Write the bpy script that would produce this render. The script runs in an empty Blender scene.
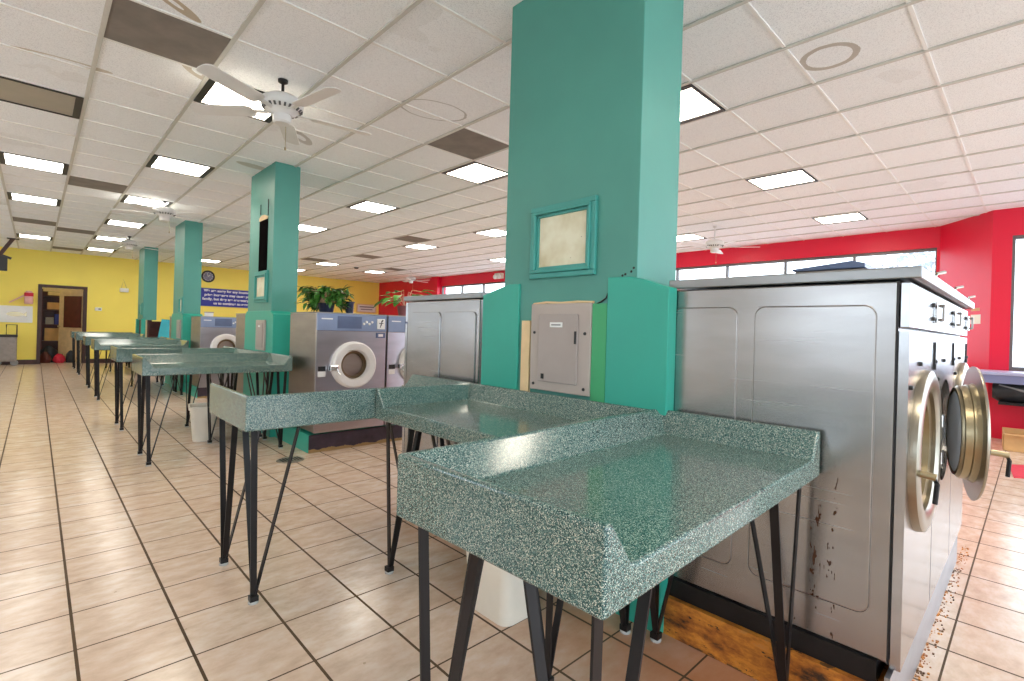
import bpy, bmesh, math, random
from mathutils import Vector, Matrix
random.seed(7)
C = bpy.context.scene.collection
PI = math.pi
H = 1.22            # eye height
ZC = 3.0165         # ceiling height

# ------------------------------------------------------------------ materials
def lin(c):
    out = []
    for v in c:
        v /= 255.0
        out.append(v/12.92 if v <= .04045 else ((v+.055)/1.055)**2.4)
    return tuple(out)

def base(name, rgb, rough=.5, metal=0.0, spec=.5, emit=None, es=0):
    m = bpy.data.materials.new(name); m.use_nodes = True
    b = m.node_tree.nodes['Principled BSDF']
    b.inputs['Base Color'].default_value = (*rgb, 1)
    b.inputs['Roughness'].default_value = rough
    b.inputs['Metallic'].default_value = metal
    b.inputs['Specular IOR Level'].default_value = spec
    if emit:
        b.inputs['Emission Color'].default_value = (*emit, 1)
        b.inputs['Emission Strength'].default_value = es
    return m

class N:
    """small helper around a node tree"""
    def __init__(s, m): s.m = m; s.t = m.node_tree; s.b = s.t.nodes['Principled BSDF']
    def n(s, typ, **kw):
        x = s.t.nodes.new(typ)
        for k, v in kw.items(): setattr(x, k, v)
        return x
    def l(s, a, b): s.t.links.new(a, b)
    def math(s, op, a, b=None, c=None):
        x = s.n('ShaderNodeMath', operation=op)
        for i, v in enumerate((a, b, c)):
            if v is None: continue
            if isinstance(v, (int, float)): x.inputs[i].default_value = v
            else: s.l(v, x.inputs[i])
        return x.outputs[0]
    def mix(s, fac, a, b):
        x = s.n('ShaderNodeMix', data_type='RGBA')
        for i, v in ((0, fac), (6, a), (7, b)):
            if isinstance(v, (int, float)): x.inputs[i].default_value = v
            elif isinstance(v, tuple): x.inputs[i].default_value = (*v, 1)
            else: s.l(v, x.inputs[i])
        return x.outputs[2]
    def ramp(s, fac, stops, interp='LINEAR'):
        x = s.n('ShaderNodeValToRGB'); r = x.color_ramp; r.interpolation = interp
        while len(r.elements) < len(stops): r.elements.new(.5)
        for e, (p, c) in zip(r.elements, stops): e.position = p; e.color = (*c, 1)
        s.l(fac, x.inputs[0]); return x.outputs[0]
    def pos(s): return s.n('ShaderNodeNewGeometry').outputs['Position']
    def obj(s): return s.n('ShaderNodeTexCoord').outputs['Object']
    def sep(s, v):
        x = s.n('ShaderNodeSeparateXYZ'); s.l(v, x.inputs[0]); return x.outputs
    def scale(s, v, sc, off=(0, 0, 0)):
        x = s.n('ShaderNodeMapping'); s.l(v, x.inputs[0])
        x.inputs['Scale'].default_value = sc; x.inputs['Location'].default_value = off
        return x.outputs[0]
    def noise(s, v, sc, detail=3, rough=.55):
        x = s.n('ShaderNodeTexNoise'); s.l(v, x.inputs['Vector'])
        x.inputs['Scale'].default_value = sc; x.inputs['Detail'].default_value = detail
        x.inputs['Roughness'].default_value = rough
        return x.outputs['Fac']
    def col(s, o): s.l(o, s.b.inputs['Base Color'])
    def bump(s, h, strength=.2, dist=.01):
        x = s.n('ShaderNodeBump'); x.inputs['Strength'].default_value = strength
        x.inputs['Distance'].default_value = dist
        s.l(h, x.inputs['Height']); s.l(x.outputs[0], s.b.inputs['Normal'])

def mottled(name, rgb, rough=.5, amt=.12, sc=3.0, metal=0, bump=0, spec=.5):
    m = base(name, rgb, rough, metal, spec); k = N(m)
    f = k.noise(k.obj(), sc, 5)
    a = tuple(c*(1-amt) for c in rgb); b = tuple(min(1, c*(1+amt)) for c in rgb)
    k.col(k.ramp(f, [(.3, a), (.7, b)]))
    if bump: k.bump(k.noise(k.obj(), sc*25, 2), bump, .004)
    return m

M = {}
# terrazzo of the folding tables
def terrazzo():
    m = base('speckled_laminate', (.2, .3, .27), .16, 0, .65); k = N(m)
    v = k.n('ShaderNodeTexVoronoi'); v.inputs['Scale'].default_value = 700
    k.l(k.obj(), v.inputs['Vector'])
    r = k.sep(v.outputs['Color'])[0]
    c = k.ramp(r, [(0, (.008, .042, .042)), (.36, (.045, .115, .11)), (.62, (.15, .25, .22)), (.83, (.40, .47, .40)), (.95, (.66, .68, .57))], 'CONSTANT')
    k.col(c)
    wear = k.noise(k.obj(), 4, 4)
    k.l(k.ramp(wear, [(.35, (.10,)*3), (.7, (.17,)*3)]), k.b.inputs['Roughness'])
    return m
M['terrazzo'] = terrazzo()

def steel(name, rgb, rough, horiz=True, drips=False, an=True):
    m = base(name, rgb, rough, 1.0); k = N(m)
    o = k.obj()
    sc = (1.5, 1.5, 110.0) if horiz else (110.0, 110.0, 1.5)
    f = k.noise(k.scale(o, sc), 1.0, 2, .5)
    k.l(k.ramp(f, [(.2, (rough*.985,)*3), (.8, (rough*1.02,)*3)]), k.b.inputs['Roughness'])
    cloud = k.noise(k.scale(o, (1.2, 1.2, 5.0)), 1.5, 3)
    c = k.ramp(cloud, [(.25, tuple(x*.82 for x in rgb)), (.75, tuple(min(1, x*1.08) for x in rgb))])
    if drips:      # rusty drips running down the lower part of the panel
        xyz = k.sep(o)
        col = k.noise(k.scale(o, (0, 26, 1.2)), 1.0, 3)
        spots = k.noise(k.scale(o, (60, 60, 24)), 1.0, 2)
        band = k.math('MULTIPLY', k.math('GREATER_THAN', xyz[1], .16), k.math('LESS_THAN', xyz[1], .34))
        low = k.math('MULTIPLY', k.math('LESS_THAN', xyz[2], .60), band)
        mask = k.math('MULTIPLY', k.math('MULTIPLY', k.math('GREATER_THAN', col, .55), k.math('GREATER_THAN', spots, .60)), low)
        c = k.mix(mask, c, (.06, .022, .010))
        k.l(k.math('SUBTRACT', 1.0, mask), k.b.inputs['Metallic'])
    k.col(c)
    return m
M['steel'] = steel('brushed_stainless', (.42, .41, .405), .27)
M['steel_drip'] = steel('stainless_with_rusty_drips', (.42, .405, .395), .27, drips=True)
M['steel_front'] = steel('front_stainless', (.50, .50, .51), .22)
M['ring_steel'] = steel('door_ring_steel', (.34, .31, .25), .28)
M['steel_cap'] = steel('cap_stainless', (.33, .33, .325), .3)
M['steel_dark'] = steel('dark_stainless', (.30, .27, .25), .35)
M['steel_tan'] = steel('tan_stained_stainless', (.40, .34, .30), .38)
M['chrome'] = base('chrome', (.75, .75, .75), .12, 1)
M['bronze'] = steel('gasket_metal', (.42, .35, .22), .3)
M['black_metal'] = mottled('black_painted_steel', (.012, .010, .010), .42, .3, 9, spec=.3)
M['black'] = mottled('black_plastic', (.012, .012, .013), .45, .2, 6)
M['void'] = base('slot_shade_black', (.006, .005, .005), 1.0, 0, 0)  # matte black, paints the shade inside the second pillar's slot
M['bronze_dark'] = steel('dark_bronze', (.22, .16, .10), .35)
M['clock_face'] = mottled('clock_face', (.22, .21, .30), .4, .3, 12)
M['rubber'] = mottled('dark_rubber', (.03, .028, .027), .6, .2, 12)
M['clear'] = base('clear_plastic', (.45, .45, .43), .25, 0)
M['teal'] = mottled('teal_paint', lin((76, 146, 133)), .42, .07, 1.6, bump=.03)
M['teal_board'] = mottled('teal_board_paint', lin((48, 164, 143)), .40, .06, 2.2, bump=.03)
M['teal_frame'] = mottled('teal_frame_paint', lin((66, 152, 142)), .42, .08, 4)
M['green_strip'] = mottled('green_paint', lin((60, 160, 105)), .45, .10, 3)
M['turquoise'] = mottled('turquoise_paint', lin((50, 175, 190)), .45, .06, 2)
M['yellow'] = mottled('yellow_wall_paint', lin((250, 228, 104)), .55, .05, .8)
M['red'] = mottled('red_wall_paint', lin((226, 14, 56)), .35, .06, .7)
M['offwhite'] = mottled('off_white_paint', (.72, .70, .66), .55, .05, 1)
M['brown_trim'] = mottled('dark_brown_trim', (.045, .012, .008), .45, .25, 6)
M['bin'] = mottled('cream_plastic', lin((232, 224, 208)), .42, .05, 5)
M['fan'] = mottled('white_enamel', (.74, .74, .72), .4, .04, 5)
M['fan_dark'] = base('fan_vents', (.10, .10, .10), .6)
M['cream_panel'] = None
M['panel_grey'] = mottled('taupe_enamel', lin((178, 165, 156)), .42, .06, 4)
M['panel_door'] = mottled('taupe_enamel_door', lin((168, 156, 149)), .42, .06, 4)
M['beige'] = mottled('beige_wood', lin((226, 196, 150)), .6, .10, 8)
M['white'] = mottled('white_paper', (.80, .80, .78), .5, .04, 6)
M['navy'] = mottled('navy_sign', lin((28, 38, 150)), .4, .05, 5)
M['lavender'] = steel('washer_front', (.50, .49, .53), .3)
M['panel_blue'] = mottled('control_blue', lin((128, 144, 176)), .35, .08, 5)
M['panel_blue_dark'] = mottled('control_dark', lin((88, 102, 134)), .3, .10, 9)
M['ring_white'] = mottled('white_door_ring', (.72, .71, .70), .28, .04, 6)
M['dark_glass'] = base('dark_door_glass', (.02, .02, .022), .06, 0, .8)
M['pale_glass'] = base('bowl_glass', (.80, .85, .90), .4, 0, .5)
M['drum'] = steel('drum_steel', (.35, .34, .33), .35)
M['leaf'] = mottled('leaf_green', lin((62, 118, 40)), .45, .55, 11)
M['leaf_light'] = mottled('leaf_light', lin((95, 165, 60)), .45, .35, 11)
M['overexposed_leaf'] = mottled('overexposed_leaf', (.55, .62, .66), .6, .2, 3)  # tree leaves paled in the colour to stand in for overexposed daylight
M['stem'] = mottled('stem_pinkish', lin((205, 165, 140)), .6, .15, 8)
M['panel_blue_grey'] = steel('galvanised', (.50, .53, .58), .4)
M['navy_pot'] = mottled('navy_pot', lin((30, 38, 70)), .4, .15, 5)
M['pink_pot'] = mottled('rose_pot', lin((150, 90, 95)), .5, .15, 5)
M['cardboard'] = mottled('cardboard', lin((206, 160, 106)), .75, .10, 7)
M['counter'] = mottled('lavender_laminate', lin((172, 174, 205)), .3, .05, 4)
M['counter_edge'] = mottled('counter_edge', lin((120, 124, 160)), .4, .05, 4)
M['bag'] = mottled('black_nylon', (.018, .02, .025), .6, .4, 14)
M['mat_red'] = mottled('red_mat', lin((200, 40, 60)), .8, .12, 20)
M['orange_tan'] = mottled('tan_cloth', lin((214, 160, 110)), .7, .12, 6)
M['maroon'] = mottled('maroon_wood', (.10, .02, .012), .45, .3, 6)
M['grey_case'] = mottled('grey_fabric', lin((150, 142, 138)), .6, .15, 10)
M['pink'] = mottled('pinkish_plastic', lin((222, 170, 165)), .5, .12, 7)
M['grey_text'] = base('grey_ink', (.25, .25, .25), .6)
M['drain'] = mottled('drain_steel', (.30, .27, .22), .45, .3, 22, metal=.6)
M['light_on'] = base('lit_lens', (.8, .78, .70), .35, 0, .3, (1.0, .90, .74), 12)
M['light_cool'] = base('lit_lens_cool', (.85, .85, .82), .35, 0, .3, (1.0, .95, .86), 12)
M['light_off'] = mottled('unlit_lens', lin((160, 155, 142)), .35, .06, 5)
M['light_frame'] = mottled('dark_light_frame', (.02, .018, .016), .5, .2, 8)
M['dark_tile'] = mottled('dirty_grey_tile', lin((128, 120, 112)), .85, .16, 5)
M['tbar'] = mottled('ceiling_bar_shaded', lin((200, 198, 190)), .5, .06, 2)  # runners greyed in the colour to show their unlit faces
M['tbar_thin'] = mottled('ceiling_bar_thin', lin((236, 236, 232)), .5, .06, 2)
M['alu'] = mottled('window_frame_metal', (.16, .15, .15), .4, .1, 5, metal=.5)
M['pavement'] = mottled('pavement', (.55, .54, .52), .9, .1, .6)
M['rug_text'] = base('white_ink', (.85, .86, .90), .5)

def cream_panel():
    m = base('stained_cream_panel', lin((226, 222, 196)), .45); k = N(m)
    o = k.obj(); f = k.noise(o, 22, 5, .65); g = k.noise(o, 7, 3)
    c = k.ramp(g, [(.35, lin((228, 224, 198))), (.75, lin((196, 180, 138)))])
    c = k.mix(k.math('GREATER_THAN', f, .70), c, lin((120, 92, 60)))
    k.col(c); return m
M['cream_panel'] = cream_panel()

def rusty():
    m = base('rusted_orange_paint', (.55, .2, .03), .55); k = N(m); o = k.obj()
    a = k.noise(k.scale(o, (4, 4, 9)), 1.5, 6, .7); b = k.noise(k.scale(o, (9, 9, 30)), 1.0, 6, .7)
    c = k.ramp(a, [(.34, (.035, .015, .006)), (.46, (.36, .11, .014)), (.60, (.66, .25, .03)), (.74, (.50, .26, .10))])
    c = k.mix(k.math('GREATER_THAN', b, .62), c, (.02, .012, .008))
    z = k.sep(k.pos())[2]; e = k.noise(k.scale(o, (5, 5, 20)), 1.3, 5, .7)
    edge = k.math('GREATER_THAN', k.math('ABSOLUTE', k.math('SUBTRACT', z, .08)), k.math('MULTIPLY', e, .175))
    c = k.mix(k.math('MULTIPLY', edge, .8), c, (.035, .018, .010))
    k.col(c); k.bump(a, .5, .01); return m
M['rust'] = rusty()
def curb_dark():
    m = base('worn_dark_base', (.03, .02, .03), .55); k = N(m); o = k.obj()
    z = k.sep(k.pos())[2]; n = k.noise(o, 9, 5, .7)
    edge = k.math('LESS_THAN', z, k.math('MULTIPLY', k.math('SUBTRACT', n, .18), .085))
    c = k.mix(edge, k.ramp(n, [(.3, (.020, .012, .018)), (.7, (.05, .03, .05))]), (.30, .19, .07))
    k.col(c); return m
M['curb_dark'] = curb_dark()

def floor_mat():
    m = base('floor_tile', (.7, .55, .42), .18, 0, .4); k = N(m)
    T = .3153; ox, oy = .1321, 2.1115
    x, y, z = k.sep(k.pos())
    u = k.math('DIVIDE', k.math('SUBTRACT', x, ox-T*60), T); v = k.math('DIVIDE', k.math('SUBTRACT', y, oy-T*60), T)
    fu = k.math('FRACT', u); fv = k.math('FRACT', v)
    du = k.math('MINIMUM', fu, k.math('SUBTRACT', 1.0, fu)); dv = k.math('MINIMUM', fv, k.math('SUBTRACT', 1.0, fv))
    gx = k.math('LESS_THAN', du, .0165); gy = k.math('LESS_THAN', dv, .0115)
    grout = k.math('MAXIMUM', gx, gy)
    # each tile its own tone
    cid = k.n('ShaderNodeCombineXYZ'); k.l(k.math('FLOOR', u), cid.inputs[0]); k.l(k.math('FLOOR', v), cid.inputs[1])
    wn = k.n('ShaderNodeTexWhiteNoise', noise_dimensions='2D'); k.l(cid.outputs[0], wn.inputs['Vector'])
    marb = k.noise(k.scale(k.pos(), (5, 9, 1)), 1.6, 6, .62)
    c = k.ramp(marb, [(.28, lin((196, 170, 148))), (.5, lin((216, 192, 170))), (.72, lin((226, 212, 198)))])
    c = k.mix(k.math('MULTIPLY', wn.outputs['Value'], .22), c, lin((214, 176, 150)))
    spot = k.math('GREATER_THAN', k.noise(k.pos(), 23, 1), .80)
    c = k.mix(k.math('MULTIPLY', spot, .5), c, (.3, .2, .12))
    gcol = k.ramp(k.noise(k.pos(), 1.5, 4), [(.3, lin((62, 42, 20))), (.7, lin((98, 76, 52)))])
    # brown water stain spreading round the rusted base of the near washers
    dist = k.math('ADD', k.math('ABSOLUTE', k.math('SUBTRACT', x, 1.72)), k.math('MULTIPLY', k.math('ABSOLUTE', k.math('SUBTRACT', y, .6)), .35))
    st = k.math('SUBTRACT', 1.0, k.math('DIVIDE', dist, k.math('ADD', .45, k.math('MULTIPLY', k.noise(k.pos(), 3, 4), .8))))
    st = k.math('MULTIPLY', k.math('MAXIMUM', st, 0.0), .85)
    c = k.mix(st, c, lin((178, 104, 48)))
    k.col(k.mix(grout, c, gcol))
    r = k.n('ShaderNodeMix', data_type='FLOAT'); k.l(grout, r.inputs[0]); r.inputs[2].default_value = .20; r.inputs[3].default_value = .8
    k.l(r.outputs[0], k.b.inputs['Roughness'])
    k.bump(k.math('SUBTRACT', 1.0, grout), .4, .003)
    return m
M['floor'] = floor_mat()

def ceiling_mat():
    m = base('acoustic_tile', (.74, .73, .71), .9, 0, .2); k = N(m); p = k.pos()
    x, y, z = k.sep(p)
    f = k.noise(p, 160, 2, .7); g = k.noise(p, .9, 4)
    c = k.ramp(f, [(.30, (.66, .68, .70)), (.50, (.93, .95, .96))])
    u = k.math('FLOOR', k.math('DIVIDE', k.math('SUBTRACT', x, .868-60.6), .606)); v = k.math('FLOOR', k.math('DIVIDE', k.math('SUBTRACT', y, 1.1068-60.6), .606))
    cid = k.n('ShaderNodeCombineXYZ'); k.l(u, cid.inputs[0]); k.l(v, cid.inputs[1])
    wn = k.n('ShaderNodeTexWhiteNoise', noise_dimensions='2D'); k.l(cid.outputs[0], wn.inputs['Vector'])
    c = k.mix(k.math('MULTIPLY', wn.outputs['Value'], .20), c, (.72, .72, .71))
    c = k.mix(k.math('MULTIPLY', k.math('GREATER_THAN', g, .66), .12), c, (.5, .47, .42))
    wob = k.math('MULTIPLY', k.math('SUBTRACT', k.noise(p, 14, 4), .5), .10)
    def ring(c, cx, cy, rx, ry, w, colr, fac, rot=0):
        dx = k.math('SUBTRACT', x, cx); dy = k.math('SUBTRACT', y, cy)
        ca, sa = math.cos(rot), math.sin(rot)
        a = k.math('DIVIDE', k.math('ADD', k.math('MULTIPLY', dx, ca), k.math('MULTIPLY', dy, sa)), rx)
        b = k.math('DIVIDE', k.math('SUBTRACT', k.math('MULTIPLY', dy, ca), k.math('MULTIPLY', dx, sa)), ry)
        d = k.math('SQRT', k.math('ADD', k.math('MULTIPLY', a, a), k.math('MULTIPLY', b, b)))
        d = k.math('ADD', d, wob)
        mk = k.math('LESS_THAN', k.math('ABSOLUTE', k.math('SUBTRACT', d, 1.0)), w)
        return k.mix(k.math('MULTIPLY', mk, fac), c, colr)
    c = ring(c, 3.595, .945, .145, .145, .13, (.36, .30, .22), .7)      # brown ring stain
    c = ring(c, 2.33, 3.46, .27, .17, .035, (.45, .44, .42), .8, -.3)   # faint grey oval
    c = ring(c, .53, 3.40, .12, .03, .5, (.42, .33, .20), .8, .6)       # brown smear beside the dark tile
    c = ring(c, .10, 4.72, .22, .035, .25, (.50, .42, .30), .7, -.1)
    c = ring(c, .80, 4.20, .10, .04, .5, (.42, .33, .20), .6, .8)
    c = ring(c, 1.80, 4.9, .14, .05, .4, (.45, .42, .38), .7, .8)
    c = ring(c, 1.76, 6.2, .10, .04, .9, (.50, .44, .36), .7, .2)
    k.col(c); k.bump(f, .25, .004)
    return m
M['ceiling'] = ceiling_mat()

def glass_pane():
    m = bpy.data.materials.new('window_glass'); m.use_nodes = True; t = m.node_tree
    for n in list(t.nodes): t.nodes.remove(n)
    o = t.nodes.new('ShaderNodeOutputMaterial'); mx = t.nodes.new('ShaderNodeMixShader')
    a = t.nodes.new('ShaderNodeBsdfTransparent'); b = t.nodes.new('ShaderNodeBsdfGlossy'); b.inputs['Roughness'].default_value = .02
    mx.inputs[0].default_value = .07
    t.links.new(a.outputs[0], mx.inputs[1]); t.links.new(b.outputs[0], mx.inputs[2]); t.links.new(mx.outputs[0], o.inputs[0])
    return m
M['glass'] = glass_pane()

# ------------------------------------------------------------------ mesh helpers
def new(): return bmesh.new()

def obj(name, bm, mat, parent=None, smooth=False, bevel=0, seg=2, loc=(0, 0, 0)):
    me = bpy.data.meshes.new(name)
    bmesh.ops.recalc_face_normals(bm, faces=bm.faces)
    bm.to_mesh(me); bm.free()
    for mm in (mat if isinstance(mat, (list, tuple)) else [mat]): me.materials.append(mm)
    o = bpy.data.objects.new(name, me); C.objects.link(o)
    o.location = loc
    if parent: o.parent = parent
    if smooth:
        for p in me.polygons: p.use_smooth = True
        try: me.set_sharp_from_angle(angle=math.radians(40))
        except Exception: pass
    if bevel:
        b = o.modifiers.new('bevel', 'BEVEL'); b.width = bevel; b.segments = seg; b.limit_method = 'ANGLE'; b.angle_limit = math.radians(30)
    return o

def thing(name, label, cat, loc=(0, 0, 0), rotz=0, group=None):
    o = bpy.data.objects.new(name, None); C.objects.link(o)
    o.location = loc; o.rotation_euler = (0, 0, rotz); o.empty_display_size = .1
    o['label'] = label; o['category'] = cat
    if group: o['group'] = group
    return o

def tag(o, label, cat, group=None):
    o['label'] = label; o['category'] = cat
    if group: o['group'] = group
    return o

def struct(name, bm, mat, parent=None, **kw):
    o = obj(name, bm, mat, parent, **kw); o['kind'] = 'structure'; return o

def copy_tree(o, parent=None):
    c = o.copy(); C.objects.link(c)
    if parent: c.parent = parent
    for ch in list(o.children): copy_tree(ch, c)
    return c

def box(bm, x0, x1, y0, y1, z0, z1, mi=0):
    v = [bm.verts.new(p) for p in ((x0,y0,z0),(x1,y0,z0),(x1,y1,z0),(x0,y1,z0),(x0,y0,z1),(x1,y0,z1),(x1,y1,z1),(x0,y1,z1))]
    for f in ((0,3,2,1),(4,5,6,7),(0,1,5,4),(1,2,6,5),(2,3,7,6),(3,0,4,7)):
        bm.faces.new([v[i] for i in f]).material_index = mi
    return bm

def bx(x0, x1, y0, y1, z0, z1): return box(new(), x0, x1, y0, y1, z0, z1)

def prism(bm, pts, axis, a, b):
    """polygon pts (2D) extruded along axis from a to b"""
    def P(u, v, w): return {'x': (w, u, v), 'y': (u, w, v), 'z': (u, v, w)}[axis]
    A = [bm.verts.new(P(u, v, a)) for u, v in pts]; B = [bm.verts.new(P(u, v, b)) for u, v in pts]
    bm.faces.new(A); bm.faces.new(B[::-1])
    for i in range(len(pts)):
        j = (i+1) % len(pts); bm.faces.new((A[i], A[j], B[j], B[i]))
    return bm

def lathe(bm, prof, axis='z', n=48, c=(0, 0, 0), close=False):
    """prof = [(r, h)...] turned round the axis through c"""
    rings = []
    for r, h in prof:
        if r < 1e-6:
            p = {'z': (0, 0, h), 'y': (0, h, 0), 'x': (h, 0, 0)}[axis]
            rings.append([bm.verts.new((p[0]+c[0], p[1]+c[1], p[2]+c[2]))]); continue
        ring = []
        for i in range(n):
            a = 2*PI*i/n; u, v = r*math.cos(a), r*math.sin(a)
            p = {'z': (u, v, h), 'y': (u, h, v), 'x': (h, u, v)}[axis]
            ring.append(bm.verts.new((p[0]+c[0], p[1]+c[1], p[2]+c[2])))
        rings.append(ring)
    seq = list(zip(rings, rings[1:])) + ([(rings[-1], rings[0])] if close else [])
    for A, B in seq:
        for i in range(n):
            j = (i+1) % n
            if len(A) == 1 and len(B) == 1: continue
            if len(A) == 1: bm.faces.new((A[0], B[i], B[j]))
            elif len(B) == 1: bm.faces.new((A[i], A[j], B[0]))
            else: bm.faces.new((A[i], A[j], B[j], B[i]))
    return bm

def tube(bm, pts, r, n=8):
    pts = [Vector(p) for p in pts]; rings = []
    for i, p in enumerate(pts):
        d = (pts[min(i+1, len(pts)-1)] - pts[max(i-1, 0)]).normalized()
        up = Vector((0, 0, 1)) if abs(d.z) < .95 else Vector((1, 0, 0))
        a = d.cross(up).normalized(); b = d.cross(a)
        rr = r[i] if isinstance(r, (list, tuple)) else r
        rings.append([bm.verts.new(p + a*rr*math.cos(2*PI*k/n) + b*rr*math.sin(2*PI*k/n)) for k in range(n)])
    for A, B in zip(rings, rings[1:]):
        for k in range(n): bm.faces.new((A[k], A[(k+1) % n], B[(k+1) % n], B[k]))
    bm.faces.new(rings[0]); bm.faces.new(rings[-1][::-1])
    return bm

def bar(bm, p, q, wdir, w, t):
    """flat bar from p to q, width w along wdir, thickness t"""
    p, q = Vector(p), Vector(q); d = (q-p).normalized(); W = Vector(wdir)
    W = (W - d*W.dot(d)).normalized()*w/2; T = d.cross(W).normalized()*t/2
    a = [bm.verts.new(p+s*W+u*T) for s, u in ((-1,-1),(1,-1),(1,1),(-1,1))]
    b = [bm.verts.new(q+s*W+u*T) for s, u in ((-1,-1),(1,-1),(1,1),(-1,1))]
    bm.faces.new(a); bm.faces.new(b[::-1])
    for i in range(4): bm.faces.new((a[i], a[(i+1) % 4], b[(i+1) % 4], b[i]))
    return bm

def rrect(x0, x1, y0, y1, r, n=6):
    pts = []
    for cx, cy, a0 in ((x1-r, y1-r, 0), (x0+r, y1-r, PI/2), (x0+r, y0+r, PI), (x1-r, y0+r, 3*PI/2)):
        for i in range(n+1):
            a = a0+PI/2*i/n; pts.append((cx+r*math.cos(a), cy+r*math.sin(a)))
    return pts

def plate_hole(bm, x0, x1, z0, z1, cx, cz, r, y0, y1, n=64):
    """plate in the xz plane between y0 and y1 with a round hole"""
    def outer(a):
        dx, dz = math.cos(a), math.sin(a); t = 1e9
        if dx > 1e-9: t = min(t, (x1-cx)/dx)
        if dx < -1e-9: t = min(t, (x0-cx)/dx)
        if dz > 1e-9: t = min(t, (z1-cz)/dz)
        if dz < -1e-9: t = min(t, (z0-cz)/dz)
        return cx+dx*t, cz+dz*t
    angs = [2*PI*i/n for i in range(n)]
    for px, pz in ((x0,z0),(x1,z0),(x1,z1),(x0,z1)): angs.append(math.atan2(pz-cz, px-cx) % (2*PI))
    angs = sorted(set(round(a, 6) for a in angs)); L = []
    for a in angs:
        ox_, oz_ = outer(a); ix, iz = cx+r*math.cos(a), cz+r*math.sin(a)
        L.append([bm.verts.new(p) for p in ((ox_,y0,oz_),(ix,y0,iz),(ix,y1,iz),(ox_,y1,oz_))])
    for i in range(len(L)):
        A, B = L[i], L[(i+1) % len(L)]
        for k in range(4): bm.faces.new((A[k], A[(k+1) % 4], B[(k+1) % 4], B[k]))
    return bm

def text(s, size, mat, parent, loc, rot, name='lettering', align='CENTER', ext=.001, bold=0.0):
    cu = bpy.data.curves.new(name, 'FONT'); cu.body = s; cu.size = size; cu.align_x = align; cu.extrude = ext; cu.offset = bold
    cu.materials.append(mat)
    tmp = bpy.data.objects.new('tmp_text', cu); C.objects.link(tmp); bpy.context.view_layer.update()
    me = bpy.data.meshes.new_from_object(tmp.evaluated_get(bpy.context.evaluated_depsgraph_get()))
    bpy.data.objects.remove(tmp); bpy.data.curves.remove(cu)
    o = bpy.data.objects.new(name, me); C.objects.link(o); o.parent = parent; o.location = loc; o.rotation_euler = rot
    if not me.materials: me.materials.append(mat)
    return o

# ------------------------------------------------------------------ the room
XR, YB = 9.95, 18.3
struct('floor', bx(-3.2, XR+.2, -4.2, YB+2.4, -.12, 0), M['floor'])
struct('ceiling', bx(-3.2, XR+.2, -4.2, YB+2.4, ZC, ZC+.15), M['ceiling'])
bm = new()                                            # runners and cross bars of the suspended ceiling
for i in range(-6, 15):
    x = .868+.606*i; box(bm, x-.013, x+.013, -4.2, YB, ZC-.012, ZC+.004)
struct('ceiling_runners', bm, M['tbar'])
bm = new()
for j in range(-8, 29):
    y = 1.1068+.606*j; box(bm, -3.2, XR, y-.010, y+.010, ZC-.007, ZC+.004)
struct('ceiling_cross_bars', bm, M['tbar_thin'])

DX0, DX1, DZ = .12, .955, 2.05                        # doorway in the back wall
bm = new()
box(bm, -3.2, DX0, YB, YB+.15, 0, ZC); box(bm, DX1, XR+.2, YB, YB+.15, 0, ZC); box(bm, DX0, DX1, YB, YB+.15, DZ, ZC)
struct('wall_back', bm, M['yellow'])
bm = new(); LW0, LW1 = 1.0, 2.2                       # unseen left wall; its long windows are added for fill light
box(bm, -3.2, -3.05, -4.2, YB, 0, LW0); box(bm, -3.2, -3.05, -4.2, YB, LW1, ZC)
for i in range(8): box(bm, -3.2, -3.05, -4.2+i*3.2, -2.4+i*3.2, LW0, LW1)
struct('wall_left', bm, M['offwhite'])
bm = new(); box(bm, -3.05, DX0-.08, YB-.02, YB, 0, .12); box(bm, DX1+.08, XR, YB-.02, YB, 0, .12)
struct('baseboard_back', bm, M['brown_trim'])
# right wall with the long strip of windows
WY0, WY1, WZ0, WZ1 = 1.08, 14.03, .95, 2.70
bm = new()
box(bm, XR, XR+.2, .9, YB, WZ1, ZC); box(bm, XR, XR+.2, .9, YB, 0, WZ0)
box(bm, XR, XR+.2, WY1, YB, WZ0, WZ1); box(bm, XR, XR+.2, .9, WY0, WZ0, WZ1)
struct('wall_right', bm, M['red'])
struct('trim_1', bx(XR-.14, XR, WY1+.04, WY1+.42, 0, ZC), M['red'])          # pilaster past the windows
bm = prism(new(), [(XR+.2, 1.04), (XR-.02, 1.04), (9.62, .79), (9.16, .43), (9.16, .28), (9.4, .28), (XR+.2, .9)], 'z', 0, ZC)
struct('wall_corner', bm, M['red'])
bm = new(); box(bm, 9.16, 9.4, -4.2, .28, 0, .90); box(bm, 9.16, 9.4, -4.2, .28, 2.66, ZC); box(bm, 9.16, 9.4, .24, .28, .9, 2.66); box(bm, 9.16, 9.4, -4.2, -3.8, .9, 2.66)
struct('wall_front_right', bm, M['red'])

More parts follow.
